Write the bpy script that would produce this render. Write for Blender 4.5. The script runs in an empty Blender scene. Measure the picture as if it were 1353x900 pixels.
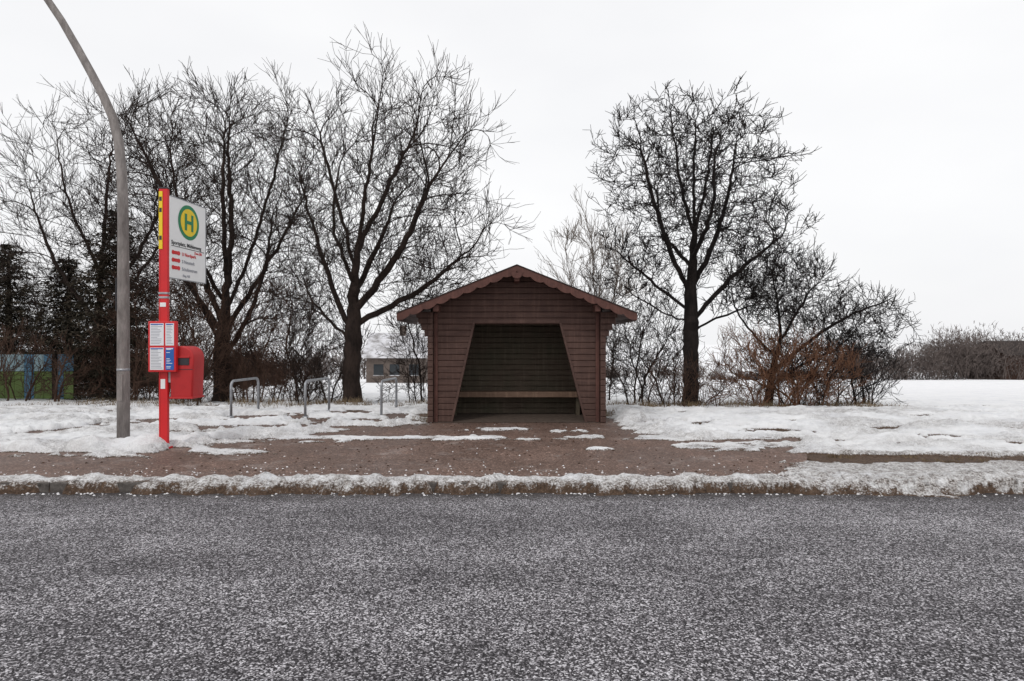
import bpy, bmesh, math, random
import numpy as np
from mathutils import Vector, Matrix
random.seed(7); RNG=np.random.default_rng(11)
scene=bpy.context.scene
COL=scene.collection

# ------------------------------------------------------------------ helpers
def newmat(name, base=(0.5,0.5,0.5), rough=0.8, metal=0.0, spec=0.3):
    m=bpy.data.materials.new(name); m.use_nodes=True
    nt=m.node_tree; b=nt.nodes['Principled BSDF']
    b.inputs['Base Color'].default_value=(*base,1); b.inputs['Roughness'].default_value=rough
    b.inputs['Metallic'].default_value=metal
    b.inputs['Specular IOR Level'].default_value=spec
    return m,nt,b
def N(nt,t,**kw):
    n=nt.nodes.new(t)
    for k,v in kw.items(): setattr(n,k,v)
    return n
def coords(nt,scale=(1,1,1)):
    tc=N(nt,'ShaderNodeTexCoord'); mp=N(nt,'ShaderNodeMapping')
    mp.inputs['Scale'].default_value=scale
    nt.links.new(tc.outputs['Object'],mp.inputs['Vector']); return mp.outputs['Vector']
def noise(nt,vec,scale,detail=4,rough=0.55):
    n=N(nt,'ShaderNodeTexNoise'); n.inputs['Scale'].default_value=scale
    n.inputs['Detail'].default_value=detail; n.inputs['Roughness'].default_value=rough
    nt.links.new(vec,n.inputs['Vector']); return n.outputs['Fac']
def ramp(nt,fac,stops):
    r=N(nt,'ShaderNodeValToRGB'); e=r.color_ramp.elements
    e[0].position=stops[0][0]; e[0].color=(*stops[0][1],1)
    e[1].position=stops[-1][0]; e[1].color=(*stops[-1][1],1)
    for p,c in stops[1:-1]:
        x=e.new(p); x.color=(*c,1)
    nt.links.new(fac,r.inputs['Fac']); return r.outputs['Color']
def mix(nt,fac,a,b,mode='MIX'):
    m=N(nt,'ShaderNodeMix',data_type='RGBA',blend_type=mode)
    for s,v in ((m.inputs[0],fac),(m.inputs[6],a),(m.inputs[7],b)):
        if isinstance(v,(int,float)): s.default_value=v
        elif isinstance(v,tuple): s.default_value=(*v,1)
        else: nt.links.new(v,s)
    return m.outputs[2]
def math_(nt,op,a,b=None,clamp=False):
    m=N(nt,'ShaderNodeMath',operation=op,use_clamp=clamp)
    for i,v in enumerate((a,b)):
        if v is None: continue
        if isinstance(v,(int,float)): m.inputs[i].default_value=v
        else: nt.links.new(v,m.inputs[i])
    return m.outputs[0]
def bump(nt,b,h,strength=0.5,dist=0.01):
    n=N(nt,'ShaderNodeBump'); n.inputs['Strength'].default_value=strength; n.inputs['Distance'].default_value=dist
    nt.links.new(h,n.inputs['Height']); nt.links.new(n.outputs['Normal'],b.inputs['Normal'])

def mk(name,V,F,mat,parent=None,smooth=False):
    me=bpy.data.meshes.new(name); me.from_pydata([tuple(v) for v in V],[],F); me.update()
    bm=bmesh.new(); bm.from_mesh(me); bmesh.ops.recalc_face_normals(bm,faces=bm.faces); bm.to_mesh(me); bm.free()
    if smooth:
        for p in me.polygons: p.use_smooth=True
    o=bpy.data.objects.new(name,me); COL.objects.link(o)
    if mat: me.materials.append(mat)
    if parent: o.parent=parent
    return o
def npmesh(name,V,Q,mat,smooth=True,k=4):
    me=bpy.data.meshes.new(name); n=len(V); q=len(Q)
    me.vertices.add(n); me.vertices.foreach_set('co',np.asarray(V,dtype=np.float32).ravel())
    me.loops.add(q*k); me.loops.foreach_set('vertex_index',np.asarray(Q,dtype=np.int32).ravel())
    me.polygons.add(q); me.polygons.foreach_set('loop_start',np.arange(0,q*k,k,dtype=np.int32))
    if smooth: me.polygons.foreach_set('use_smooth',np.ones(q,dtype=bool))
    me.update(calc_edges=True)
    me.materials.append(mat)
    o=bpy.data.objects.new(name,me); COL.objects.link(o); return o
def empty(name,loc=(0,0,0)):
    e=bpy.data.objects.new(name,None); e.location=loc; COL.objects.link(e); return e
def box(name,x0,x1,y0,y1,z0,z1,mat,parent=None,bev=0.0,seg=2):
    me=bpy.data.meshes.new(name); bm=bmesh.new()
    bmesh.ops.create_cube(bm,size=1)
    for v in bm.verts:
        v.co=((x0+x1)/2+v.co.x*(x1-x0),(y0+y1)/2+v.co.y*(y1-y0),(z0+z1)/2+v.co.z*(z1-z0))
    if bev: bmesh.ops.bevel(bm,geom=bm.edges[:],offset=bev,segments=seg,affect='EDGES',profile=0.6)
    bm.to_mesh(me); bm.free()
    o=bpy.data.objects.new(name,me); COL.objects.link(o); me.materials.append(mat)
    if parent: o.parent=parent
    return o
def prism(name,poly,y0,y1,mat,parent=None,bev=0.0,seg=3):
    me=bpy.data.meshes.new(name); bm=bmesh.new()
    a=[bm.verts.new((x,y0,z)) for x,z in poly]; b=[bm.verts.new((x,y1,z)) for x,z in poly]
    n=len(poly)
    fa=bm.faces.new(a); fb=bm.faces.new(b[::-1])
    for i in range(n): bm.faces.new((a[i],b[i],b[(i+1)%n],a[(i+1)%n]))
    bmesh.ops.recalc_face_normals(bm,faces=bm.faces)
    if bev:
        ed=list(set(list(fa.edges)+list(fb.edges)))
        bmesh.ops.bevel(bm,geom=ed,offset=bev,segments=seg,affect='EDGES',profile=0.6)
    bm.to_mesh(me); bm.free()
    o=bpy.data.objects.new(name,me); COL.objects.link(o); me.materials.append(mat)
    if parent: o.parent=parent
    return o
def tube(name,pts,rads,mat,parent=None,K=14,caps=True):
    V=[];F=[]; n=len(pts); pts=[Vector(p) for p in pts]; prev=None
    for i,p in enumerate(pts):
        d=(pts[min(i+1,n-1)]-pts[max(i-1,0)]).normalized()
        if prev is None:
            ref=Vector((0,1,0)) if abs(d.y)<0.9 else Vector((1,0,0))
            u=(ref-d*ref.dot(d)).normalized()
        else: u=(prev-d*prev.dot(d)).normalized()
        prev=u; w=d.cross(u); r=rads[i] if isinstance(rads,(list,tuple)) else rads
        for k in range(K):
            a=2*math.pi*k/K; V.append(p+(u*math.cos(a)+w*math.sin(a))*r)
    for i in range(n-1):
        for k in range(K):
            F.append((i*K+k,i*K+(k+1)%K,(i+1)*K+(k+1)%K,(i+1)*K+k))
    if caps: F.append(tuple(range(K))[::-1]); F.append(tuple((n-1)*K+k for k in range(K)))
    return mk(name,V,F,mat,parent,smooth=True)

# numpy value noise
def _h(i,j,s):
    v=np.sin(i*127.1+j*311.7+s*74.7)*43758.5453; return v-np.floor(v)
def vn(x,y,s=0):
    xi=np.floor(x); yi=np.floor(y); u=x-xi; v=y-yi; u=u*u*(3-2*u); v=v*v*(3-2*v)
    return (_h(xi,yi,s)*(1-u)+_h(xi+1,yi,s)*u)*(1-v)+(_h(xi,yi+1,s)*(1-u)+_h(xi+1,yi+1,s)*u)*v
def fbm(x,y,oct=4,s=0):
    t=0;a=0.5
    for o in range(oct):
        t=t+a*vn(x*2**o+o*17.3,y*2**o-o*9.1,s+o); a*=0.5
    return t/(1-0.5**oct)

# ------------------------------------------------------------------ materials
mSnow,nt,b=newmat('snow_ground',rough=0.75,spec=0.25)
v=coords(nt)
at=N(nt,'ShaderNodeAttribute',attribute_name='thick'); ad=N(nt,'ShaderNodeAttribute',attribute_name='dirt')
n1=noise(nt,v,9,6,0.7); n2=noise(nt,v,45,4,0.7); n3=noise(nt,v,1.3,6,0.7)
soil=ramp(nt,noise(nt,v,30,6,0.75),[(0.3,(0.03,0.02,0.014)),(0.5,(0.09,0.056,0.037)),(0.7,(0.18,0.12,0.08))])
snowc=ramp(nt,n3,[(0.3,(0.76,0.77,0.80)),(0.5,(0.88,0.885,0.90)),(0.7,(0.93,0.93,0.935))])
t=math_(nt,'ADD',at.outputs['Fac'],math_(nt,'MULTIPLY',math_(nt,'SUBTRACT',n1,0.5),0.05))
t=math_(nt,'ADD',t,math_(nt,'MULTIPLY',math_(nt,'SUBTRACT',n2,0.5),0.05))
fac=math_(nt,'MULTIPLY',math_(nt,'SUBTRACT',t,0.004),70,True)
dc=ramp(nt,n2,[(0.36,(0.045,0.036,0.030)),(0.48,(0.22,0.19,0.17)),(0.62,(0.70,0.68,0.67))])
# thin, trampled snow is greyer and dirtier than deep snow
thin=math_(nt,'MULTIPLY',math_(nt,'SUBTRACT',0.036,at.outputs['Fac']),22,True)
dd_=math_(nt,'MAXIMUM',ad.outputs['Fac'],math_(nt,'MULTIPLY',thin,0.7))
dirtf=math_(nt,'MULTIPLY',dd_,math_(nt,'MULTIPLY',math_(nt,'SUBTRACT',n1,0.30),3.8,True),True)
c=mix(nt,fac,soil,mix(nt,dirtf,snowc,dc))
nt.links.new(c,b.inputs['Base Color'])
bump(nt,b,math_(nt,'ADD',n1,math_(nt,'MULTIPLY',n2,0.5)),0.85,0.06)

# asphalt road
mRoad,nt,b=newmat('road_asphalt',rough=0.8,spec=0.35)
v=coords(nt)
vo=N(nt,'ShaderNodeTexVoronoi'); vo.inputs['Scale'].default_value=112; nt.links.new(v,vo.inputs['Vector'])
sep=N(nt,'ShaderNodeSeparateColor'); nt.links.new(vo.outputs['Color'],sep.inputs[0])
big=noise(nt,coords(nt,(0.35,1.2,1)),0.8,5); mid=noise(nt,v,26,4,0.75); pat=noise(nt,coords(nt,(0.5,1,1)),2.6,6,0.7)
val=math_(nt,'ADD',sep.outputs[0],math_(nt,'MULTIPLY',math_(nt,'SUBTRACT',mid,0.5),0.7))
val=math_(nt,'ADD',val,math_(nt,'MULTIPLY',math_(nt,'SUBTRACT',big,0.5),0.45))
val=math_(nt,'ADD',val,math_(nt,'MULTIPLY',math_(nt,'SUBTRACT',pat,0.5),0.40))
c=ramp(nt,val,[(0.24,(0.014,0.012,0.014)),(0.52,(0.082,0.075,0.082)),(0.76,(0.235,0.222,0.235)),(1.02,(0.68,0.66,0.69))])
ys=N(nt,'ShaderNodeSeparateXYZ'); nt.links.new(v,ys.inputs[0])
wob=noise(nt,v,3,5,0.7)
edge=math_(nt,'MULTIPLY',math_(nt,'SUBTRACT',math_(nt,'ADD',ys.outputs[1],math_(nt,'MULTIPLY',wob,0.6)),6.78),2.6,True)
c=mix(nt,math_(nt,'MULTIPLY',edge,0.82),c,(0.032,0.026,0.024))
nt.links.new(c,b.inputs['Base Color'])
bump(nt,b,sep.outputs[0],0.8,0.006)

# brown pavement
mPave,nt,b=newmat('pavement_asphalt',rough=0.75,spec=0.3)
v=coords(nt)
vo=N(nt,'ShaderNodeTexVoronoi'); vo.inputs['Scale'].default_value=60; nt.links.new(v,vo.inputs['Vector'])
sep=N(nt,'ShaderNodeSeparateColor'); nt.links.new(vo.outputs['Color'],sep.inputs[0])
big=noise(nt,v,0.9,6,0.65); mid=noise(nt,v,8,5,0.7)
c=mix(nt,mid,(0.105,0.064,0.048),(0.27,0.180,0.145))
c=mix(nt,math_(nt,'MULTIPLY',math_(nt,'SUBTRACT',big,0.46),3.2,True),mix(nt,0.45,c,(0.055,0.038,0.03)),c)
sp=ramp(nt,sep.outputs[0],[(0.0,(0.4,0.37,0.37)),(0.45,(1,1,1)),(0.84,(1.15,1.1,1.1)),(0.97,(2.3,2.4,2.5))])
c=mix(nt,1.0,c,sp,'MULTIPLY')
fr=noise(nt,v,2.2,7,0.75)
c=mix(nt,math_(nt,'MULTIPLY',math_(nt,'SUBTRACT',fr,0.55),2.6,True),c,(0.48,0.44,0.42))
nt.links.new(c,b.inputs['Base Color'])
r=math_(nt,'ADD',math_(nt,'MULTIPLY',big,0.7),0.22,True); nt.links.new(r,b.inputs['Roughness'])
bump(nt,b,math_(nt,'ADD',sep.outputs[0],math_(nt,'MULTIPLY',mid,2)),0.5,0.006)

mKerb,nt,b=newmat('kerb_stone',rough=0.85); v=coords(nt)
nt.links.new(ramp(nt,noise(nt,v,25,6,0.7),[(0.3,(0.04,0.034,0.03)),(0.7,(0.15,0.135,0.125))]),b.inputs['Base Color'])

def woodmat(name,ca,cb,green=0.0,sc=(1.2,1.2,9)):
    m,nt,b=newmat(name,rough=0.7,spec=0.25); v=coords(nt,sc)
    n=noise(nt,v,2.2,7,0.7); f=noise(nt,coords(nt,(2.5,2.5,40)),3,5,0.7)
    c=ramp(nt,n,[(0.28,ca),(0.7,cb)])
    c=mix(nt,math_(nt,'MULTIPLY',f,0.55),c,(ca[0]*0.45,ca[1]*0.45,ca[2]*0.45))
    if green:
        g=noise(nt,coords(nt,(1,1,1)),1.6,5,0.6)
        c=mix(nt,math_(nt,'MULTIPLY',math_(nt,'SUBTRACT',g,0.36),green*3,True),c,(0.062,0.07,0.044))
    st=noise(nt,coords(nt,(9,9,0.6)),2.0,5,0.7)
    c=mix(nt,math_(nt,'MULTIPLY',math_(nt,'SUBTRACT',st,0.50),2.0,True),c,(cb[0]*1.35,cb[1]*1.42,cb[2]*1.42))
    nt.links.new(c,b.inputs['Base Color']); bump(nt,b,f,0.4,0.006); return m
mWood=woodmat('shelter_wood',(0.066,0.037,0.031),(0.130,0.074,0.060))
mWoodIn=woodmat('shelter_wood_inside',(0.075,0.054,0.040),(0.15,0.115,0.085),green=0.5)
mBarge=woodmat('bargeboard_wood',(0.078,0.036,0.030),(0.155,0.070,0.056),sc=(3,3,3))
mBench=woodmat('bench_wood',(0.16,0.10,0.07),(0.28,0.18,0.13))
mRoof,nt,b=newmat('roof_felt',rough=0.9); v=coords(nt)
nt.links.new(ramp(nt,noise(nt,v,14,6,0.7),[(0.3,(0.02,0.018,0.018)),(0.7,(0.07,0.055,0.05))]),b.inputs['Base Color'])

def bark(name,ca,cb,sc=6):
    m,nt,b=newmat(name,rough=0.9,spec=0.15); v=coords(nt,(1,1,0.35)); n=noise(nt,v,sc,6,0.7)
    nt.links.new(ramp(nt,n,[(0.3,ca),(0.7,cb)]),b.inputs['Base Color']); bump(nt,b,noise(nt,v,22,5,0.7),0.8,0.03); return m
mBarkL=bark('bark_brown',(0.011,0.008,0.007),(0.048,0.033,0.027))
mBarkR=bark('bark_dark',(0.007,0.006,0.006),(0.029,0.022,0.020))
mTwig=bark('twig_brown',(0.034,0.020,0.015),(0.105,0.062,0.045),2)
mRust=bark('bramble_rust',(0.075,0.036,0.022),(0.22,0.11,0.065),3)
mPale=bark('sapling_pale',(0.14,0.115,0.10),(0.27,0.225,0.19),3)
mFar=bark('distant_twigs_hazed',(0.075,0.060,0.057),(0.20,0.165,0.150),0.12)  # grey-brown paled in the base colour to stand for haze over distance
mNeed,nt,b=newmat('spruce_needles',rough=0.8); v=coords(nt)
nt.links.new(ramp(nt,noise(nt,v,2.5,5,0.7),[(0.3,(0.022,0.022,0.014)),(0.55,(0.062,0.050,0.034)),(0.72,(0.125,0.082,0.056))]),b.inputs['Base Color'])
mGrass,nt,b=newmat('dry_grass',rough=0.9); v=coords(nt)
nt.links.new(ramp(nt,noise(nt,v,5,5,0.7),[(0.3,(0.07,0.047,0.027)),(0.7,(0.24,0.18,0.11))]),b.inputs['Base Color'])
def paint(name,col,rough=0.4,dirt=0.35):
    m,nt,b=newmat(name,col,rough,spec=0.4); v=coords(nt); n=noise(nt,v,5,7,0.7)
    d=tuple(x*0.55 for x in col)
    nt.links.new(mix(nt,math_(nt,'MULTIPLY',math_(nt,'SUBTRACT',n,0.45),3*dirt,True),col,d),b.inputs['Base Color'])
    bump(nt,b,noise(nt,v,30,3),0.08,0.004); return m
mRed=paint('red_paint',(0.62,0.018,0.022)); mRedBin=paint('red_plastic',(0.46,0.02,0.022),0.5,0.6)
mYel=paint('yellow_paint',(0.80,0.58,0.02),dirt=0.15); mGrn=paint('green_paint',(0.01,0.20,0.085),dirt=0.1)
mWht=paint('white_enamel',(0.80,0.80,0.80),dirt=0.12); mBlk=paint('black_print',(0.03,0.03,0.035)); mBlue=paint('blue_print',(0.02,0.11,0.42))
mPaper=paint('paper',(0.74,0.75,0.78),0.3,0.1); mGrey=paint('grey_print',(0.35,0.36,0.4))
mSteel,nt,b=newmat('galvanised_steel',(0.42,0.43,0.45),0.45,0.6); v=coords(nt)
nt.links.new(ramp(nt,noise(nt,v,18,5,0.7),[(0.3,(0.24,0.25,0.27)),(0.7,(0.46,0.47,0.49))]),b.inputs['Base Color'])
mConc,nt,b=newmat('lamp_concrete',rough=0.85); v=coords(nt,(1,1,0.25))
nt.links.new(ramp(nt,noise(nt,v,9,7,0.75),[(0.3,(0.11,0.095,0.09)),(0.5,(0.21,0.19,0.18)),(0.7,(0.33,0.30,0.285))]),b.inputs['Base Color'])
bump(nt,b,noise(nt,v,40,4),0.4,0.005)

# ------------------------------------------------------------------ ground height
POLY=np.array([(-2000,8.55),(-6.3,8.6),(-4.85,8.45),(-4.75,9.2),(-4.4,9.8),(-3.75,10.3),(-3.2,10.9),(-2.4,11.6),(-1.6,12.0),(-1.6,14.2),
 (1.8,14.2),(1.85,12.0),(2.0,11.6),(2.2,10.9),(2.6,10.2),(3.0,9.8),(3.5,10.0),(4.45,10.2),(4.1,9.3),(3.8,8.6),(3.15,7.3),(3.3,6.9),(2000,6.9),(2000,-0.8),(-2000,-0.8)],dtype=float)
def sdf(X,Y,P):
    d=np.full(X.shape,1e9); inside=np.zeros(X.shape,bool); n=len(P)
    for i in range(n):
        a=P[i]; b_=P[(i+1)%n]; e=b_-a; wx=X-a[0]; wy=Y-a[1]
        t=np.clip((wx*e[0]+wy*e[1])/(e@e),0,1); dx=wx-e[0]*t; dy=wy-e[1]*t
        d=np.minimum(d,dx*dx+dy*dy)
        c=((a[1]>Y)!=(b_[1]>Y))
        if a[1]!=b_[1]:
            c&= X<(b_[0]-a[0])*(Y-a[1])/(b_[1]-a[1])+a[0]
            inside^=c
    d=np.sqrt(d); return np.where(inside,-d,d)
def base_z(X,Y):
    z=np.where(Y<6.98,0.0,0.1)
    z=np.where(Y<-0.8,0.1,z)
    z=np.where(Y>14.5,0.1-0.049*(np.minimum(Y,125)-14.5),z)
    z=np.where(Y>125,np.minimum(-5.31+(Y-125)*0.008,-0.5),z)
    far=np.clip((Y-18)/40,0,1); z=z+far*1.6*(fbm(X*0.02,Y*0.02,3,5)-0.5)
    z=z+np.clip((Y-30)/90,0,1)*np.clip((X-30)/90,0,1)*0.8
    return z
def ground_fn(X,Y):
    s=sdf(X,Y,POLY)
    w=0.65*(fbm(X*1.1,Y*1.6,4,1)-0.5)+0.55*(fbm(X*5,Y*6,4,2)-0.5)
    s1=s+w
    # low ridge of ploughed snow on the kerb
    kz=0.16-np.abs(Y-7.08)*0.95+0.18*(fbm(X*0.9,Y*3,4,3)-0.5)+0.26*(fbm(X*8,Y*9,3,4)-0.5)
    S=np.maximum(s1,kz)
    for (px,py,rx,ry,am) in [(-2.1,10.25,1.75,0.26,.34),(-3.6,9.95,0.8,0.14,.24),(1.25,10.35,0.5,0.17,.22),(1.25,9.2,0.2,0.09,.16),(-0.1,11.3,0.35,0.12,.2),
                             (3.1,9.5,0.7,0.36,.36),(3.9,9.7,0.8,0.3,.28),(0.9,11.0,0.3,0.08,.15),(2.4,10.2,0.8,0.35,.3),(-4.6,9.0,0.9,0.25,.25)]:
        q=am*(1-np.sqrt(((X-px)/rx)**2+((Y-py)/ry)**2))+0.75*w
        S=np.maximum(S,np.minimum(q,0.08))
    for (px,py,rx,ry) in [(-2.9,12.5,1.3,0.5),(-4.3,11.6,1.0,0.35),(-2.2,13.4,0.8,0.4),(-6.0,10.9,0.9,0.25),(-7.5,9.4,1.0,0.2),(-5.0,13.2,1.1,0.35),(2.9,11.6,0.6,0.25),(-3.2,11.5,1.0,0.3),(-6.5,12.6,1.2,0.3),(-3.6,14.0,1.0,0.3)]:
        q=1-np.sqrt(((X-px)/rx)**2+((Y-py)/ry)**2)+1.8*w
        S=np.where(q>0,np.minimum(S,0.10-q*0.6),S)
    pat=(fbm(X*1.7+3,Y*2.4,5,31)-np.where(X<-1.5,0.55,0.585))*2.2
    S=np.where((Y>8.6)&(Y<14.6),np.minimum(S,0.28-np.clip(pat,0,1)*1.8),S)
    band=(X>3.5)&(Y>7)&(Y<9.3)
    e=0.26-np.abs(Y-8.42)+0.6*w
    S=np.where(band&(e>0),np.minimum(S,0.05-e*1.6),S)
    lit=np.clip(1-np.abs(Y-16.4)/2.4,0,1)*np.clip(fbm(X*0.9,Y*1.2,4,9)*2.8-0.85,0,1)
    S=np.where(Y>14.0,np.minimum(S,0.35-0.54*lit),S)
    th=np.clip(S*0.30,-0.07,0.065)
    th=np.where(S<-0.5,-0.07,th)
    onp=(X<3.9)|(Y<7)            # pavement / road lie underneath here
    th=np.where(~onp,np.maximum(th,-0.012),th)
    th=np.where(~onp&band&(e>0)&(th<0.02),th+0.022*(fbm(X*7,Y*9,3,61)-0.5),th)
    pos=np.clip(S*4,0,1)
    near=np.clip((40-Y)/20,0,1)*(0.25+0.75*np.clip((Y-7.6)/1.8,0,1))
    th=th+pos*near*(0.12*(fbm(X*1.5,Y*1.7,4,6)-0.46)+0.08*(fbm(X*5,Y*5.5,3,7)-0.5)+0.05*(fbm(X*15,Y*15,2,8)-0.5))
    rid=np.exp(-((s-0.5)/0.35)**2)*(Y>8.7)*(np.abs(X)<40)*np.clip((np.abs(X-0.1)-1.9)*2,0,1)*np.clip((3.6-X)*2,0,1)
    th=th+rid*0.15*np.clip(fbm(X*2.5,Y*3,4,12)*2-0.6,0,1)*(S>0)
    # verge strip on the right is only thinly covered
    low=np.clip((X-3.3)*1.5,0,1)*np.clip((8.9-Y)*3,0,1)*(Y>7.25)
    th=np.where(th>0,th*(1-0.68*low),th)
    lump=np.clip(kz*5,0,1)*np.clip(1-np.abs(Y-7.12)/0.35,0,1)*np.clip(fbm(X*6,Y*8,3,14)*3-1.3,0,1)*0.035
    th=th+lump
    dirt=np.clip(1-np.abs(Y-6.88)/0.42,0,1)*1.2
    dirt=np.maximum(dirt,0.62*(np.abs(Y-7.1)<0.4))
    dirt=np.maximum(dirt,np.where((X>3.0)&(Y>6.5)&(Y<8.75),0.9,0))
    dirt=np.maximum(dirt,np.clip(0.66-np.abs(s-0.05)*1.4,0,1))
    dirt=np.maximum(dirt,np.where((Y>8.6)&(Y<15),np.clip(fbm(X*0.8,Y*1.3,4,41)*2.4-1.05,0,0.55),0))
    dirt=np.where(Y>14.6,0.10,dirt)
    z=base_z(X,Y)
    sm=np.clip((Y-6.76)/0.22,0,1); sm=sm*sm*(3-2*sm)
    z=np.where((Y<6.98)&(Y>6)&(kz>0),0.1*sm,z)
    return z+th,th,np.clip(dirt,0,1)
def spread(lo,hi,step,far,ratio=1.25):
    a=list(np.arange(lo,hi,step)); s=step; x=a[-1]
    up=[]
    while x<far: s*=ratio; x+=s; up.append(x)
    s=step;x=lo;dn=[]
    while x>-far: s*=ratio; x-=s; dn.append(x)
    return np.array(dn[::-1]+a+up)
gx=spread(-11.0,11.0,0.036,1800,1.12)
yy=list(np.arange(6.6,14.5,0.032)); s=0.032; y=yy[-1]
while y<2500: s=min(s*1.05,60); y+=s; yy.append(y)
dn=[];y=6.6;s=0.1
while y>-400: s*=1.3; y-=s; dn.append(y)
gy=np.array(dn[::-1]+yy)
GX,GY=np.meshgrid(gx,gy); Z,TH,DI=ground_fn(GX,GY)
V=np.stack([GX.ravel(),GY.ravel(),Z.ravel()],1)
nx=len(gx);ny=len(gy); idx=np.arange(nx*ny).reshape(ny,nx)
Q=np.stack([idx[:-1,:-1],idx[:-1,1:],idx[1:,1:],idx[1:,:-1]],-1).reshape(-1,4)
g=npmesh('snowy_ground',V,Q,mSnow)
for nm,arr in (('thick',TH),('dirt',DI)):
    a=g.data.attributes.new(nm,'FLOAT','POINT'); a.data.foreach_set('value',arr.ravel().astype(np.float32))
def gz(x,y): 
    z,_,_=ground_fn(np.array([float(x)]),np.array([float(y)])); return float(z[0])

mk('road',[(-300,-0.7,0),(300,-0.7,0),(300,6.95,0),(-300,6.95,0)],[(0,1,2,3)],mRoad)
mk('pavement',[(-60,7.075,0.1),(3.2,7.075,0.1),(3.95,8.6,0.1),(4.55,10.25,0.1),(2.2,14.3,0.1),(-60,14.3,0.1)],[(0,1,2,3,4,5)],mPave)
kp=empty('kerb')
x=-30.0
while x<30:
    box('kerb_stone',x+0.005,x+0.995,6.95,7.07,-0.05,0.104,mKerb,kp,0.012); x+=1.0

def crumbs(name,n,mat,fx,rmin,rmax):
    V=[];F=[]
    for i in range(n):
        x,y,z=fx(); r=random.uniform(rmin,rmax)
        t=len(V); a0=random.random()*3
        V.append((x,y,z+r*0.9)); 
        for k in range(5):
            a=a0+k*1.2566; q=r*random.uniform(0.7,1.4); V.append((x+q*math.cos(a),y+q*math.sin(a),z+r*0.25*random.random()))
        for k in range(5): F.append((t,t+1+k,t+1+(k+1)%5))
    return mk(name,V,F,mat)
mCr,_,_=newmat('snow_crumb',(0.72,0.71,0.72),0.7)
def f1():
    while True:
        x=random.uniform(-7,3.6); y=random.choice([7.3+abs(random.gauss(0,0.25)),7.3+abs(random.gauss(0,0.3)),random.uniform(7.3,12)])
        if y<12: return x,y,0.1
crumbs('snow_crumbs',430,mCr,f1,0.004,0.015)
crumbs('road_slush',420,mCr,lambda:(random.uniform(-9,9),6.9-abs(random.gauss(0,0.07)),0.0),0.005,0.016)
crumbs('fallen_leaves',450,mTwig,lambda:(random.uniform(-6,3.6),random.uniform(7.5,12.3),0.1),0.008,0.02)

# ------------------------------------------------------------------ shelter
cx=0.09
S=empty('bus_shelter')
YF=12.4; YB=13.95; RZ=3.03; SL=0.4; Z0=0.1; RH=0.118
def under(z): return (RZ-0.075-z)/SL
def plank(V,F,pts,swap=False,side=1):
    xl0,xr0,xl1,xr1,z0,z1,yf,yb,ch=pts
    s=1 if yb>yf else -1; g=0.018*s; h=z1-z0
    j=random.uniform(-0.003,0.003); yf=yf+j
    prof=[(yb,z0),(yf+g,z0),(yf,z0+ch),(yf,z1-ch),(yf+g,z1),(yb,z1)]
    t=len(V)
    for side_ in (0,1):
        for (yy_,zz) in prof:
            f=(zz-z0)/h; x=(xl0+(xl1-xl0)*f) if side_==0 else (xr0+(xr1-xr0)*f)
            V.append((yy_,x,zz) if swap else (x,yy_,zz))
    n=6
    for k in range(n): F.append((t+k,t+(k+1)%n,t+n+(k+1)%n,t+n+k))
    F.append(tuple(t+k for k in range(n))); F.append(tuple(t+n+k for k in range(n))[::-1])
V=[];F=[]; OT=2.04
def oL(z): return cx-1.25+ (z-0.1)/1.94*0.44
def oR(z): return cx+1.33- (z-0.1)/1.94*0.50
z=Z0
while z<RZ-0.1:
    z1=min(z+RH,RZ-0.09); 
    w0=min(1.66,under(z)); w1=min(1.66,under(z1))
    if w1<0.04: break
    if z1<=OT+0.01:
        plank(V,F,(cx-w0,oL(z),cx-w1,oL(z1),z,z1,YF,YF+0.07,0.014))
        plank(V,F,(oR(z),cx+w0,oR(z1),cx+w1,z,z1,YF,YF+0.07,0.014))
    else: plank(V,F,(cx-w0,cx+w0,cx-w1,cx+w1,z,z1,YF,YF+0.07,0.014))
    z=z1
mk('front_wall',V,F,mWood,S)
V=[];F=[];z=Z0
while z<RZ-0.1:
    z1=min(z+RH,RZ-0.09); w0=min(1.6,under(z)); w1=min(1.6,under(z1))
    if w1<0.04: break
    plank(V,F,(cx-w0,cx+w0,cx-w1,cx+w1,z,z1,YB,YB+0.07,0.014)); z=z1
mk('back_wall',V,F,mWoodIn,S)
for sgn,nm in ((-1,'side_wall_left'),(1,'side_wall_right')):
    V=[];F=[];z=Z0; xi=cx+sgn*1.60; xo=cx+sgn*1.66
    while z<2.28:
        z1=z+RH; plank(V,F,(YF+0.075,YB-0.004,YF+0.075,YB-0.004,z,z1,xi,xo,0.014),swap=True); z=z1
    mk(nm,V,F,mWoodIn,S)
def quadboard(name,p0,p1,w,y0,y1,mat):
    (x0,z0),(x1,z1)=p0,p1
    return prism(name,[(x0,z0),(x0+w,z0),(x1+w,z1),(x1,z1)],y0,y1,mat,S)
quadboard('opening_trim_left',(oL(0.1)-0.03,0.1),(oL(OT)-0.03,OT),0.045,YF-0.016,YF+0.10,mWood)
quadboard('opening_trim_right',(oR(0.1)-0.015,0.1),(oR(OT)-0.015,OT),0.045,YF-0.016,YF+0.10,mWood)
box('opening_lintel',cx-0.82,cx+0.84,YF-0.02,YF+0.10,OT-0.03,OT+0.035,mWood,S,0.006)
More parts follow.
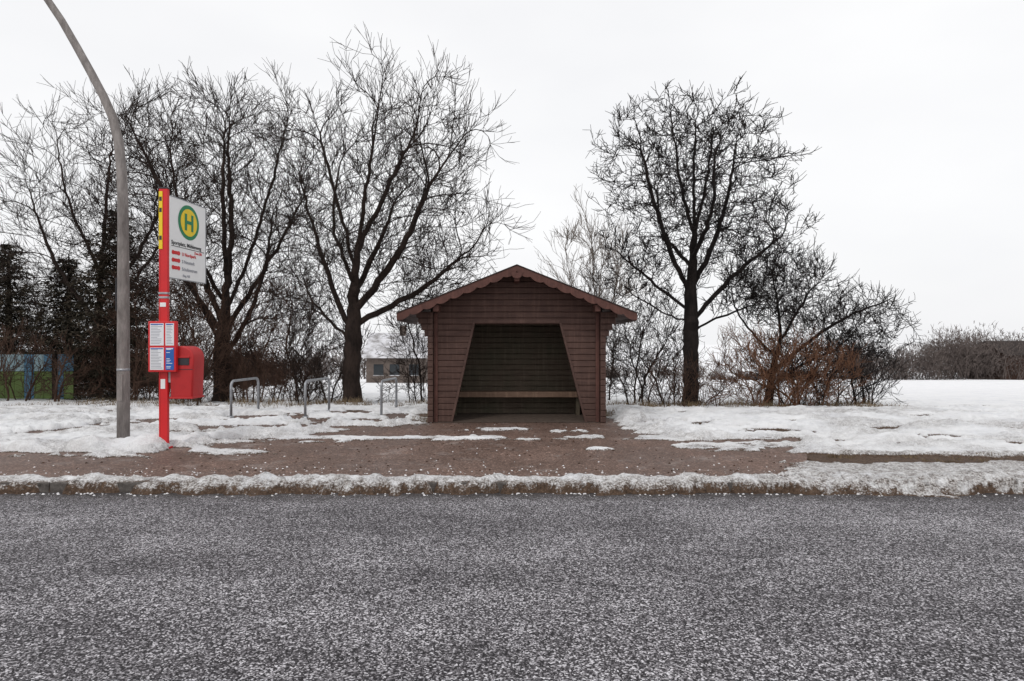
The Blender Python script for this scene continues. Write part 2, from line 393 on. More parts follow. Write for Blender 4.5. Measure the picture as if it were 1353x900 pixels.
for sgn in (-1,1):
    V=[];F=[];z=Z0
    while z<2.2:
        z1=z+RH; a=cx+sgn*1.60; b2=cx+sgn*1.70; xa,xb=min(a,b2),max(a,b2)
        if z>1.72: ext=(0.07,0.15,0.22,0.27,0.27)[min(4,int((z-1.72)/RH))]
        else: ext=0
        yy0=YF-0.14
        plank(V,F,(xa,xb,xa,xb,z,z1,yy0,YF-0.005,0.014))
        if ext:
            c0,c1=(cx-1.664-ext,cx-1.664) if sgn<0 else (cx+1.664,cx+1.664+ext)
            plank(V,F,(c0,c1,c0,c1,z,z1,YF+0.0,YF+0.07,0.014))
            c0,c1=(cx-1.704-ext*0.8,cx-1.704) if sgn<0 else (cx+1.704,cx+1.704+ext*0.8)
            plank(V,F,(c0,c1,c0,c1,z,z1,YF-0.13,YF-0.012,0.014))
        z=z1
    mk('corner_logs',V,F,mWood,S)
    xa=cx+sgn*1.555
    box('corner_trim',xa-0.035,xa+0.035,YF-0.03,YF-0.005,0.1,2.2,mBarge,S,0.005)
def roofhalf(sgn):
    e=2.19; y0,y1=11.86,14.35; t=0.05
    ps=[(0,RZ),(e,RZ-SL*e),(e,RZ-SL*e-t),(0,RZ-t)]
    V=[(cx+sgn*x,y0,z) for x,z in ps]+[(cx+sgn*x,y1,z) for x,z in ps]
    F=[(0,1,5,4),(1,2,6,5),(2,3,7,6),(0,3,2,1),(4,5,6,7)]
    mk('roof_slope',V,F,mRoof,S)
    for k in range(18):
        a=0.02+k*0.12
        if a+0.112>e: break
        V=[(cx+sgn*q,yy_,RZ-SL*q-t-dz) for yy_ in (y0+0.02,y1-0.02) for q,dz in ((a,0.002),(a+0.112,0.002),(a+0.112,0.02),(a,0.02))]
        F=[(0,1,2,3),(4,7,6,5),(0,4,5,1),(1,5,6,2),(2,6,7,3),(3,7,4,0)]
        mk('roof_board',V,F,mWood,S)
    n=150; top=[];bot=[]
    for i in range(n+1):
        q=e*1.01*i/n
        zt=RZ+0.022-SL*q
        ph=(q%0.245)/0.245
        zb=zt-0.105-0.05*math.sin(math.pi*ph)**0.7
        top.append((cx+sgn*q,zt)); bot.append((cx+sgn*q,zb))
    V=[];F=[]
    for y_ in (y0-0.035,y0-0.003):
        V+= [(x,y_,z) for x,z in top]+[(x,y_,z) for x,z in bot]
    m=n+1
    for i in range(n):
        F.append((i,i+1,m+i+1,m+i)); F.append((2*m+i,2*m+m+i,2*m+m+i+1,2*m+i+1))
        F.append((i,2*m+i,2*m+i+1,i+1)); F.append((m+i,m+i+1,3*m+i+1,3*m+i))
    F.append((n,2*m+n,3*m+n,m+n)); F.append((0,m,3*m,2*m))
    mk('bargeboard',V,F,mBarge,S)
    V=[(cx+sgn*q,y_,RZ-SL*q+dz) for y_ in (y0-0.05,y0+0.05) for q,dz in ((0,0.026),(e*1.015,0.026),(e*1.015,0.042),(0,0.042))]
    F=[(0,1,2,3),(4,7,6,5),(0,4,5,1),(1,5,6,2),(2,6,7,3),(3,7,4,0)]
    mk('drip_edge',V,F,mRoof,S)
    xa=cx+sgn*(e+0.012)
    box('eaves_fascia',xa-0.012,xa+0.012,y0,y1,RZ-SL*e-0.12,RZ-SL*e-0.0,mBarge,S)
    for q in (1.5,):
        zz=RZ-SL*q-0.09
        box('purlin',cx+sgn*q-0.05,cx+sgn*q+0.05,y0+0.04,YF-0.15,zz-0.13,zz-0.005,mBarge,S,0.008)
roofhalf(-1); roofhalf(1)
box('ridge_purlin',cx-0.05,cx+0.05,11.9,YF-0.006,RZ-0.26,RZ-0.10,mBarge,S,0.008)
prism('gable_finial',[(cx-0.12,RZ-0.11),(cx+0.12,RZ-0.11),(cx+0.07,RZ-0.2),(cx,RZ-0.215),(cx-0.07,RZ-0.2)],11.812,11.822,mBarge,S)
for k in range(3):
    box('bench_slat',cx-1.58,cx+1.58,13.5+k*0.14,13.5+k*0.14+0.125,0.56,0.60,mBench,S,0.006)
box('bench_apron',cx-1.585,cx+1.585,13.46,13.494,0.49,0.605,mBench,S,0.006)
for xx in (-1.3,1.3): box('bench_leg',cx+xx-0.04,cx+xx+0.04,13.55,13.80,0.1,0.555,mWoodIn,S,0.005)
mFloor,nt,b=newmat('shelter_floor',rough=0.85); v=coords(nt)
nt.links.new(ramp(nt,noise(nt,v,12,6,0.75),[(0.3,(0.05,0.038,0.03)),(0.7,(0.14,0.105,0.085))]),b.inputs['Base Color'])
mk('floor_slab',[(cx-1.59,YF-0.1,0.106),(cx+1.59,YF-0.1,0.106),(cx+1.59,YB,0.106),(cx-1.59,YB,0.106)],[(0,1,2,3)],mFloor,S)

# ------------------------------------------------------------------ bus stop sign
B=empty('bus_stop_sign')
box('post',-5.08,-4.955,9.25,9.31,0.06,3.84,mRed,B,0.008)
box('post_groove_left',-5.062,-5.056,9.2475,9.252,0.1,2.95,mRedBin,B)
box('post_cap',-5.085,-4.95,9.245,9.315,3.838,3.86,mBlk,B,0.004)
box('zone_strip',-5.074,-5.022,9.238,9.2485,2.97,3.80,mYel,B,0.003)
for zz in (3.66,3.5,3.1): box('strip_mark',-5.066,-5.03,9.2355,9.2378,zz,zz+0.06,mBlk,B)
for zz in (2.32,2.26): box('post_clamp',-5.085,-4.95,9.243,9.316,zz,zz+0.03,mSteel,B,0.003)
box('stop_label',-5.06,-4.975,9.2445,9.2485,2.14,2.20,mWht,B)
box('post_label',-5.05,-4.985,9.2445,9.2485,0.96,1.10,mWht,B)
box('post_foot',-5.11,-4.925,9.20,9.36,0.02,0.125,mRed,B,0.01)
for xx in (-5.095,-4.94): box('foot_bolt',xx-0.012,xx+0.012,9.21,9.235,0.12,0.15,mSteel,B,0.003)
pan=empty('sign_panel'); pan.parent=B; pan.location=(-4.952,9.30,2.57); pan.rotation_euler=(0,0,math.radians(84))
PW,PH=0.90,1.18
box('board',0.0,PW,0,0.02,0,PH,mWht,pan,0.004)
box('board_frame_top',0.0,PW,-0.004,0.024,PH,PH+0.012,mSteel,pan)
box('board_frame_bottom',0.0,PW,-0.004,0.024,-0.012,0,mSteel,pan)
box('board_frame_side',PW,PW+0.012,-0.004,0.024,-0.012,PH+0.012,mSteel,pan)
def disc(name,cx_,cz,r,y,mat,par):
    n=48
    V=[(cx_+r*math.cos(2*math.pi*k/n),y,cz+r*math.sin(2*math.pi*k/n)) for k in range(n)]; F=[tuple(range(n))]
    return mk(name,V,F,mat,par)
hc=(0.46,0.87)
disc('h_disc_green',hc[0],hc[1],0.262,-0.003,mGrn,pan); disc('h_disc_yellow',hc[0],hc[1],0.205,-0.006,mYel,pan)
for dx in (-0.105,0.055): box('h_bar',hc[0]+dx,hc[0]+dx+0.05,-0.011,-0.0075,hc[1]-0.125,hc[1]+0.125,mGrn,pan)
box('h_crossbar',hc[0]-0.0545,hc[0]+0.0545,-0.011,-0.0075,hc[1]-0.025,hc[1]+0.025,mGrn,pan)
def text(s,x,z,size,mat,par,y=-0.004):
    cu=bpy.data.curves.new('lettering','FONT'); cu.body=s; cu.size=size; cu.extrude=0.0008; cu.offset=0.0012
    cu.materials.append(mat); o=bpy.data.objects.new('lettering',cu); COL.objects.link(o)
    o.parent=par; o.location=(x,y,z); o.rotation_euler=(math.pi/2,0,0); return o
text('Sportplatz, Mühlenweg',0.04,0.495,0.080,mBlk,pan)
box('rule',0.04,0.86,-0.003,-0.001,0.465,0.474,mBlk,pan)
for i,(zz,tx) in enumerate(((0.35,'U Nordpark'),(0.24,'S Neustadt'),(0.13,'Schulzentrum'))):
    disc('line_badge',0.08,zz+0.025,0.032,-0.003,mRed,pan); disc('line_badge',0.215,zz+0.025,0.032,-0.0045,mRed,pan)
    box('line_badge_plate',0.10,0.19,-0.006,-0.002,zz,zz+0.05,mRed,pan,0.001)
    text(tx,0.29,zz,0.070,mRed if i==0 else mGrey,pan)
text('Zone 205',0.60,0.415,0.05,mRed,pan)
text('Ring A/B',0.31,0.04,0.05,mGrey,pan)
for zz in (0.2,0.95): box('panel_bracket',-0.03,0.05,0.02,0.05,zz,zz+0.04,mSteel,pan)
TX0,TX1,TZ0,TZ1=-5.185,-4.79,1.205,1.93
box('timetable_case',TX0,TX1,9.165,9.235,TZ0,TZ1,mRed,B,0.010)
zm=(TZ0+TZ1)/2
for i,(a,b2) in enumerate(((TX0+0.03,TX0+0.225),(TX0+0.25,TX1-0.025))):
    for j,(c0,c1) in enumerate(((TZ0+0.03,zm-0.015),(zm+0.015,TZ1-0.03))):
        mt=mBlue if (i==1 and j==0) else mPaper
        box('timetable_sheet',a,b2,9.159,9.1665,c0,c1,mt,B,0.002)
        zz=c1-0.03
        while zz>c0+0.02:
            if mt is mPaper or random.random()<0.5:
                box('timetable_print',a+0.015,a+0.015+(b2-a-0.03)*random.uniform(0.5,1),9.1575,9.1588,zz,zz+0.008,mGrey if mt is mPaper else mPaper,B)
            zz-=0.022
        box('sheet_header',a+0.01,b2-0.01,9.157,9.1585,c1-0.022,c1-0.008,mBlue if mt is mPaper else mWht,B)
L=empty('litter_bin')
bx0,bx1,bz0,bz1=-4.925,-4.575,0.83,1.575
prof=[(bx0+0.015,bz0),(bx1-0.02,bz0),(bx1,bz1-0.19)]
for k in range(0,13):
    a=math.pi/2*k/12; prof.append((bx1-0.17+0.17*math.cos(a),bz1-0.17+0.17*math.sin(a)))
for k in range(0,9):
    a=math.pi/2+math.pi/2*k/8; prof.append((bx0+0.10+0.10*math.cos(a),bz1-0.10+0.10*math.sin(a)))
o=prism('bin_body',prof,9.24,9.58,mRedBin,L,0.03,4)
for p in o.data.polygons: p.use_smooth=True
if hasattr(o.data,'set_sharp_from_angle'): o.data.set_sharp_from_angle(angle=math.radians(40))
box('bin_slot',bx0+0.06,bx1-0.06,9.231,9.241,1.30,1.40,mBlk,L,0.004)
box('bin_slot_lip',bx0+0.05,bx1-0.05,9.222,9.239,1.404,1.425,mRedBin,L,0.005)
box('bin_seam',bx0+0.01,bx1-0.01,9.2365,9.2405,1.235,1.243,mBlk,L)
box('bin_base_rim',bx0+0.005,bx1-0.01,9.232,9.59,0.815,0.845,mRedBin,L,0.008)
box('bin_bracket',-4.96,-4.915,9.27,9.30,1.05,1.40,mSteel,L,0.003)

# ------------------------------------------------------------------ street lamp
LP=empty('street_lamp')
pts=[(-5.86,0.0),(-5.86,1.0),(-5.86,2.0),(-5.86,3.0),(-5.865,3.7),(-5.885,4.2),(-5.93,4.65),(-6.02,5.02),(-6.16,5.34),(-6.35,5.70),(-6.56,6.08),(-6.79,6.48),(-7.06,6.88),(-7.40,7.24),(-7.85,7.52),(-8.4,7.66)]
rr=[0.088,0.087,0.083,0.078,0.074,0.07,0.068,0.065,0.062,0.06,0.057,0.054,0.051,0.048,0.046,0.045]
tube('mast',[(x,9.7,z) for x,z in pts],rr,mConc,LP,18)
box('access_door',-5.90,-5.82,9.606,9.62,0.75,1.15,mConc,LP,0.006)
tube('mast_band',[(-5.86,9.7,1.20),(-5.86,9.7,1.235)],[0.0885,0.0885],mSteel,LP,18)
tube('mast_collar',[(-5.86,9.7,0.06),(-5.86,9.7,0.16)],[0.11,0.10],mConc,LP,18)
prism('lamp_head',[(-8.35,7.61),(-9.1,7.67),(-9.2,7.73),(-9.05,7.8),(-8.55,7.8),(-8.35,7.73)],9.58,9.82,mSteel,LP,0.03,3)
box('cable_clip',-5.955,-5.94,9.66,9.70,2.1,2.6,mBlk,LP)

# ------------------------------------------------------------------ bike racks
def rack(x0,y0,x1,y1,h=0.75):
    o=empty('bicycle_rack'); r=0.12; r_t=0.026; z0=0.05; zt=0.1+h
    d=Vector((x1-x0,y1-y0,0)); Ln=d.length; d.normalize(); P=[]
    A=Vector((x0,y0,0))
    P.append(A+Vector((0,0,z0))); P.append(A+Vector((0,0,zt-r)))
    for k in range(1,7):
        a=math.pi/2*k/6; P.append(A+d*(r-r*math.cos(a))+Vector((0,0,zt-r+r*math.sin(a))))
    for k in range(0,7):
        a=math.pi/2*k/6; P.append(A+d*(Ln-r+r*math.sin(a))+Vector((0,0,zt-r+r*math.cos(a))))
    P.append(A+d*Ln+Vector((0,0,z0)))
    tube('hoop',P,r_t,mSteel,o,12)
    for q in (0,Ln):
        c=A+d*q; tube('base_plate',[c+Vector((0,0,0.09)),c+Vector((0,0,0.135))],[0.06,0.055],mSteel,o,12)
rack(-5.72,13.1,-5.66,14.35); rack(-4.21,13.1,-4.08,14.35); rack(-2.66,13.1,-2.58,14.35)

# ------------------------------------------------------------------ trees
def ell(n,es,rng,bias=0.5):
    tot=sum(e[3]*e[4]*e[5] for e in es); out=[]
    for e in es:
        k=int(n*e[3]*e[4]*e[5]/tot)
        d=rng.normal(size=(k,3)); d/=np.linalg.norm(d,axis=1)[:,None]; r=rng.random(k)**bias
        lob=0.74+0.54*fbm(d[:,0]*2.6+d[:,1]*1.7+5,d[:,2]*2.6+e[0],3,51)
        out.append(np.array(e[:3])+d*(r*lob)[:,None]*np.array(e[3:6]))
    return np.vstack(out)
def grow(seeds,att,step,infl,kill,inertia,up,maxit,rng,jit=0.15):
    pos=[];par=[]
    for s in seeds:
        s=[np.array(p,float) for p in s]
        if not pos or (len(s[0])>3): 
            pos.append(s[0][:3]); par.append(-1); last=len(pos)-1; s[0]=s[0][:3]
        else:
            A=np.array(pos); last=int(np.argmin(((A-s[0])**2).sum(1)))
        n=len(s)
        P=[2*s[0]-s[1]]+s+[2*s[-1]-s[-2]]
        for i in range(1,n):
            p0,p1,p2,p3=P[i-1],P[i],P[i+1],P[i+2]; L=np.linalg.norm(p2-p1); m=max(1,int(L/step))
            for k in range(1,m+1):
                t=k/m
                q=0.5*((2*p1)+(-p0+p2)*t+(2*p0-5*p1+4*p2-p3)*t*t+(-p0+3*p1-3*p2+p3)*t**3)
                q=q+rng.normal(size=3)*step*0.09
                pos.append(q); par.append(last); last=len(pos)-1
    pos=np.array(pos); par=list(par)
    dirs=np.zeros_like(pos)
    for i,p in enumerate(par):
        if p>=0: d=pos[i]-pos[p]; dirs[i]=d/(np.linalg.norm(d)+1e-9)
        else: dirs[i]=(0,0,1)
    nch=np.zeros(len(pos),int)
    for p in par:
        if p>=0: nch[p]+=1
    d2=((att[:,None,:]-pos[None])**2).sum(2); near=d2.argmin(1); nd=d2.min(1)
    for it in range(maxit):
        keep=nd>kill*kill; att=att[keep]; near=near[keep]; nd=nd[keep]
        if len(att)==0: break
        act=(nd<infl*infl)&(nch[near]<4)
        if not act.any(): break
        v=att[act]-pos[near[act]]; v/=np.linalg.norm(v,axis=1)[:,None]
        acc=np.zeros_like(pos); np.add.at(acc,near[act],v)
        ids=np.unique(near[act]); a=acc[ids]; a/=np.linalg.norm(a,axis=1)[:,None]+1e-9
        a=a+inertia*dirs[ids]+rng.normal(size=a.shape)*jit; a[:,2]+=up; a/=np.linalg.norm(a,axis=1)[:,None]
        newp=pos[ids]+a*step; b0=len(pos)
        pos=np.vstack([pos,newp]); dirs=np.vstack([dirs,a]); par+=list(ids); nch[ids]+=1; nch=np.concatenate([nch,np.zeros(len(ids),int)])
        dd=((att[:,None,:]-newp[None])**2).sum(2); j=dd.argmin(1); m=dd[np.arange(len(att)),j]
        upd=m<nd; near=np.where(upd,b0+j,near); nd=np.where(upd,m,nd)
    return pos,np.array(par),dirs
def radii(pos,par,R,r0,expo):
    n=len(pos); nch=np.bincount(par[par>=0],minlength=n); w=np.where(nch==0,1.0,0.0)
    for i in range(n-1,-1,-1):
        if par[i]>=0: w[par[i]]+=w[i]
    return np.maximum(r0,R*(w/w.max())**(1/expo)),w
def tree(name,seeds,att,R,mat,rng,step=0.2,infl=1.6,kill=0.32,inertia=0.6,up=0.05,r0=0.005,twn=1.5,tw2=0.9,twl=(0.25,0.55),twup=0.35,thr=0.02,maxit=80,twspread=0.6,jit=0.15,flare=True,expo=1.8):
    pos,par,dirs=grow(seeds,att,step,infl,kill,inertia,up,maxit,rng,jit)
    r,w=radii(pos,par,R,r0,expo)
    for rnd,(cnt,ls) in enumerate(((twn,1.0),(tw2,0.6))):
        if rnd==0: cand=np.where(r<thr)[0]
        else: cand=np.arange(base0,len(pos))
        k=rng.poisson(cnt,len(cand)); src=np.repeat(cand,k)
        if rnd==0: base0=len(pos)
        m=len(src); cur=src; d=dirs[src]*0.9+rng.normal(size=(m,3))*twspread; d[:,2]+=twup; d/=np.linalg.norm(d,axis=1)[:,None]
        L=rng.uniform(twl[0],twl[1],m)*ls; segs=3 if rnd==0 else 2
        p=pos[src]
        for sgi in range(segs):
            d=d+rng.normal(size=d.shape)*0.13; d[:,2]+=0.12*twup; d/=np.linalg.norm(d,axis=1)[:,None]
            p=p+d*(L/segs)[:,None]; b0=len(pos)
            pos=np.vstack([pos,p]); dirs=np.vstack([dirs,d]); par=np.concatenate([par,cur]); cur=np.arange(b0,b0+m)
    n=len(pos)
    rad,w=radii(pos,par,R,r0,expo)
    tip=np.ones(n,bool); tip[par[par>=0]]=False; rad=np.where(tip,rad*0.75,rad)
    main=np.full(n,-1); best=np.zeros(n)
    for i in range(n):
        p=par[i]
        if p>=0 and w[i]>best[p]: best[p]=w[i]; main[p]=i
    if flare:
        zb=pos[0,2]; rad=rad*(1+0.4*np.exp(-np.maximum(pos[:,2]-zb,0)/0.2)*(rad>0.05))
    e=np.where(par>=0)[0]; P0=pos[par[e]]; P1=pos[e]
    dt=P1-P0; dt/=np.linalg.norm(dt,axis=1)[:,None]+1e-9
    ismain=main[par[e]]==e
    pd=np.zeros((n,3)); pd[e]=dt; pd[par<0]=(0,0,1)
    nd=pd.copy(); hm=main>=0; nd[hm]=pd[hm]+pd[main[hm]]; nd/=np.linalg.norm(nd,axis=1)[:,None]+1e-9
    D1=nd[e]; D0=np.where(ismain[:,None],nd[par[e]],dt)
    R1=rad[e]; R0=np.where(ismain,rad[par[e]],np.minimum(rad[par[e]],rad[e]*1.25))
    allV=[];allQ=[];off=0
    for lo,hi,K in ((0,0.012,3),(0.012,0.05,5),(0.05,9,12)):
        sel=(R1>=lo)&(R1<hi)
        if not sel.any(): continue
        rings=[]
        for (C,D,Rr) in ((P0[sel],D0[sel],R0[sel]),(P1[sel],D1[sel],R1[sel])):
            ref=np.where((np.abs(dt[sel][:,2])<0.75)[:,None],np.array([0,0,1.0]),np.array([1.0,0,0]))
            u=np.cross(D,ref); u/=np.linalg.norm(u,axis=1)[:,None]+1e-9; v_=np.cross(D,u)
            a=np.arange(K)*2*math.pi/K
            rings.append(C[:,None]+Rr[:,None,None]*(u[:,None]*np.cos(a)[None,:,None]+v_[:,None]*np.sin(a)[None,:,None]))
        m=int(sel.sum()); VV=np.concatenate(rings,1).reshape(-1,3)
        b_=(np.arange(m)*2*K)[:,None]+off; kk=np.arange(K); k2=(kk+1)%K
        Qs=np.stack([b_+kk,b_+k2,b_+K+k2,b_+K+kk],-1).reshape(-1,4)
        allV.append(VV);allQ.append(Qs);off+=len(VV)
    return npmesh(name,np.vstack(allV),np.vstack(allQ),mat)
def off(base,pts):
    return [(base[0]+p[0],base[1]+(p[2] if len(p)>2 else 0),base[2]+p[1]) for p in pts]
def E(base,dx,dy,dz,rx,ry,rz): return (base[0]+dx,base[1]+dy,base[2]+dz,rx,ry,rz)

# tree A (beside the shelter)
bA=(-4.23,17,-0.05)
limbsA=[
 [(0,0),(.02,1.3),(.06,2.7),(.12,3.9),(.3,5.6,.2),(.55,7.3,.3)],
 [(.06,2.5),(.75,3.3,-.2),(1.5,4.4,-.4),(2.2,5.9,-.5)],
 [(.02,1.9),(-.55,3.1,.2),(-1.1,4.7,.3),(-1.5,6.2,.4)],
 [(.1,3.6),(-.3,5.4,-.4),(-.7,7.2,-.7)],
 [(.12,4.1),(.8,5.7,.4),(1.4,7.2,.6)],
 [(.06,3.0),(.5,4.4,.9),(.9,5.9,1.5)],
 [(.05,2.2),(1.0,2.7,.3),(2.1,3.4,.5),(3.0,4.2,.5)],
 [(.05,3.2),(-.2,4.6,-1.0),(.1,6,-1.6)],
 [(.03,1.7),(-.6,2.4,-.4),(-1.2,3.3,-.6)]]
sA=[off(bA,p) for p in limbsA]
aA=ell(1800,[E(bA,.85,0,5.4,3.0,2.3,3.2),E(bA,2.6,0,3.3,1.4,1.4,1.3),E(bA,-.9,0,3.3,1.2,1.3,1.4)],RNG)
tree('bare_tree',sA,aA,0.235,mBarkL,RNG,inertia=1.6,up=0.22,kill=0.33,twn=1.3,tw2=0.8,twl=(0.3,0.8),twspread=0.42,r0=0.0056,jit=0.09,expo=1.75)
# tree B
bB=(-8.3,18.5,-0.05)
limbsB=[
 [(0,0),(-.05,1.5),(.05,2.7),(.1,5,.3),(-.1,7.3,.5),(0,8.5,.5)],
 [(0,2.2),(-.8,4.4,-.3),(-1.7,6.4,-.5),(-2.4,7.9,-.6)],
 [(.05,2.5),(.7,4.6,.4),(1.2,6.6,.6),(1.6,8.1,.6)],
 [(.05,2.0),(1.1,3.4,-.4),(2.1,5.0,-.5),(2.6,6.2,-.5)],
 [(0,1.9),(-1.0,3.1,.5),(-2.1,4.5,.7)],
 [(.05,2.8),(-.5,4.8,-1.2),(-.7,6.8,-1.6)],
 [(.0,1.5),(-.5,3.0,-.5),(-.9,4.6,-.7),(-1.2,6.4,-.8)],
 [(.08,3.6),(.4,5.8,-.9),(.6,7.8,-1.2)],
 [(0,1.2),(.5,2.4,.4),(.9,4.0,.8),(1.0,5.8,1.2)]]
sB=[off(bB,p) for p in limbsB]
aB=ell(2100,[E(bB,-.2,0,5.8,3.2,2.5,3.4),E(bB,0,0,3.0,2.6,1.6,1.3)],RNG)
tree('bare_tree',sB,aB,0.24,mBarkL,RNG,inertia=1.6,up=0.26,kill=0.34,twn=1.2,tw2=0.75,twl=(0.3,0.8),twspread=0.42,r0=0.0060,jit=0.09,expo=1.75)
# tree C far left
bC=(-13.3,20.5,-0.2)
limbsC=[
 [(0,0),(.1,2),(.2,4),(.4,6.5),(.6,8.6)],
 [(.1,2.4),(-1.3,4.5),(-2.2,7)],
 [(.15,3),(1.3,5,.4),(2.3,7.4,.6)],
 [(.2,4),(-.5,6.3,-.5),(-.8,8.3,-.6)],
 [(.1,2.2),(1.5,3.7,-.5),(2.8,5.4,-.6)]]
sC=[off(bC,p) for p in limbsC]
aC=ell(1200,[E(bC,.3,0,6.0,4.0,2.6,3.6)],RNG)
tree('bare_tree',sC,aC,0.16,mBarkL,RNG,inertia=1.6,up=0.26,twn=1.1,tw2=0.7,twl=(0.3,0.8),twspread=0.42,r0=0.0060,kill=0.39,jit=0.09,expo=1.75)
# tree D right (pear-like)
bD=(4.43,16,-0.1)
limbsD=[
 [(0,0),(.03,1.4),(0,2.9),(.1,4.3),(.12,6.0,.1),(.2,7.6,.1)],
 [(0,2.9),(-.55,4.0,-.2),(-1.0,5.3,-.3),(-1.3,6.6,-.3)],
 [(.05,3.1),(.65,4.2,.3),(1.1,5.6,.4),(1.3,7.0,.4)],
 [(.05,2.3),(1.0,3.4,-.3),(2.1,4.3,-.4)],
 [(0,2.5),(-.9,3.3,.3),(-1.8,4.1,.4)],
 [(.05,3.8),(.2,4.8,-1.1),(.1,6.0,-1.6)],
 [(.05,3.6),(-.4,4.7,1.1),(-.5,6.0,1.5)],
 [(0.1,4.3),(-.35,5.7,-.4),(-.6,7.2,-.5)],
 [(.02,2.0),(.9,2.4,.4),(1.8,2.7,.6)],
 [(.02,2.2),(-.8,2.5,-.4),(-1.5,2.9,-.5)],
 [(.1,4.4),(.5,5.8,.3),(.7,7.4,.3)]]
sD=[off(bD,p) for p in limbsD]
aD=ell(2900,[E(bD,.1,0,5.55,2.35,2.0,2.6),E(bD,1.6,0,3.3,1.3,1.2,1.1),E(bD,-1.2,0,3.4,1.0,1.1,1.0),E(bD,.9,0,4.6,1.9,1.6,1.2)],RNG,0.6)
tree('bare_pear_tree',sD,aD,0.19,mBarkR,RNG,step=0.16,kill=0.26,infl=1.2,inertia=0.7,up=0.06,twn=1.6,tw2=0.9,twl=(0.18,0.42),twspread=0.7,r0=0.0066,jit=0.2,expo=1.75)
# tree E hawthorn
bE=(6.5,16.4,-0.1)
limbsE=[
 [(0,0),(.15,1),(.35,2),(.2,3.2)],
 [(.15,1),(1.1,1.9,-.3),(2.1,2.5,-.4),(2.9,2.8,-.4)],
 [(.1,.6),(.9,1.1,.3),(2,1.6,.4)],
 [(.2,1.4),(-.5,2.3,.3),(-.8,3.1,.4)],
 [(.3,1.7),(1,2.9),(1.4,3.4)]]
sE=[off(bE,p) for p in limbsE]
aE=ell(1700,[E(bE,.3,0,3.1,1.4,1.2,1.2),E(bE,1.8,0,2.1,1.8,1.2,1.0),E(bE,.6,0,1.3,1.3,1.0,.8)],RNG,0.7)
tree('bare_hawthorn_tree',sE,aE,0.10,mBarkR,RNG,step=0.13,kill=0.22,infl=1.0,inertia=0.8,up=0.03,twn=1.6,tw2=0.9,twl=(0.2,0.5),r0=0.0060,jit=0.2)

def thicket(name,x0,x1,y0,y1,h,nst,natt,mat,r0=0.0052,R=0.03,twn=1.4,lean=0.3,inertia=1.2,up=0.15,twl=(0.2,0.5)):
    seeds=[]
    for i in range(nst):
        x=random.uniform(x0+0.15*(x1-x0),x1-0.15*(x1-x0)); y=random.uniform(y0,y1); z=gz(x,y)-0.05
        hx=h*random.uniform(0.35,0.6); dx=random.gauss(0,lean)*hx; dy=random.gauss(0,lean)*hx
        pts=[(x,y,z,1),(x+dx*0.3,y+dy*0.3,z+hx*0.5),(x+dx,y+dy,z+hx)]
        seeds.append([np.array(pts[0])]+[np.array(p) for p in pts[1:]])
    k=natt; X=RNG.uniform(x0,x1,k); Y=RNG.uniform(y0,y1,k); u=(X-x0)/(x1-x0)
    top=h*(0.45+0.55*np.sqrt(np.clip(1-(2*u-1)**2,0,1)))*(0.55+0.9*fbm(X*1.5,Y*1.5,3,21))
    zb=gz((x0+x1)/2,(y0+y1)/2); Zz=zb+top*RNG.random(k)**0.75
    return tree(name,seeds,np.stack([X,Y,Zz],1),R,mat,RNG,step=0.14,kill=0.20,infl=1.2,inertia=inertia,up=up,twn=twn,tw2=0.75,twl=twl,r0=r0,thr=0.05,flare=False,maxit=40,jit=0.15)
thicket('shrub',-9.6,-7.4,16.8,18.6,3.1,22,1150,mTwig)
thicket('shrub',-7.7,-5.4,17.2,18.8,2.9,20,1050,mTwig)
thicket('shrub',-5.9,-4.4,16.6,17.6,2.7,10,420,mBarkL)
thicket('shrub',-12.0,-9.4,18.2,20.2,3.4,22,1100,mTwig)
thicket('shrub',-15.6,-12.0,20.6,22.6,3.4,20,800,mBarkL)
thicket('shrub',-19.5,-15.2,21.5,23.5,3.6,18,700,mBarkL)
thicket('shrub',-3.4,-1.6,17.5,19.0,4.0,8,400,mBarkL,lean=0.15)
thicket('shrub',2.6,4.6,16.0,17.6,2.7,11,520,mBarkL)
thicket('shrub',1.9,3.2,18.0,19.4,3.6,5,220,mBarkL,lean=0.15)
thicket('bramble_bush',5.0,8.0,14.9,16.2,1.9,30,1050,mRust,r0=0.0047,R=0.022,lean=0.5)
thicket('bramble_bush',6.6,9.4,15.4,16.8,1.6,20,800,mBarkR,r0=0.0047,R=0.025,lean=0.5)
thicket('bramble_bush',3.2,5.4,14.9,15.8,1.0,12,320,mTwig,r0=0.0042,R=0.016,lean=0.5)
bG=(2.9,22,-0.4)
limbsG=[
 [(0,0),(0,2),(-.1,4),(-.2,6)],
 [(0,1.5),(-.7,3.6),(-1.1,5.2)],
 [(0,1.7),(.6,3.8),(.9,5.4)],
 [(0,2.4),(.2,4.6,.4),(.4,5.8,.5)]]
sG=[off(bG,p) for p in limbsG]
aG=ell(360,[E(bG,-.1,0,4.2,1.6,1.2,2.1)],RNG)
tree('bare_sapling',sG,aG,0.06,mPale,RNG,inertia=1.8,up=0.5,twn=1.0,twspread=0.35,twl=(0.3,0.7),r0=0.006,kill=0.35,jit=0.06)

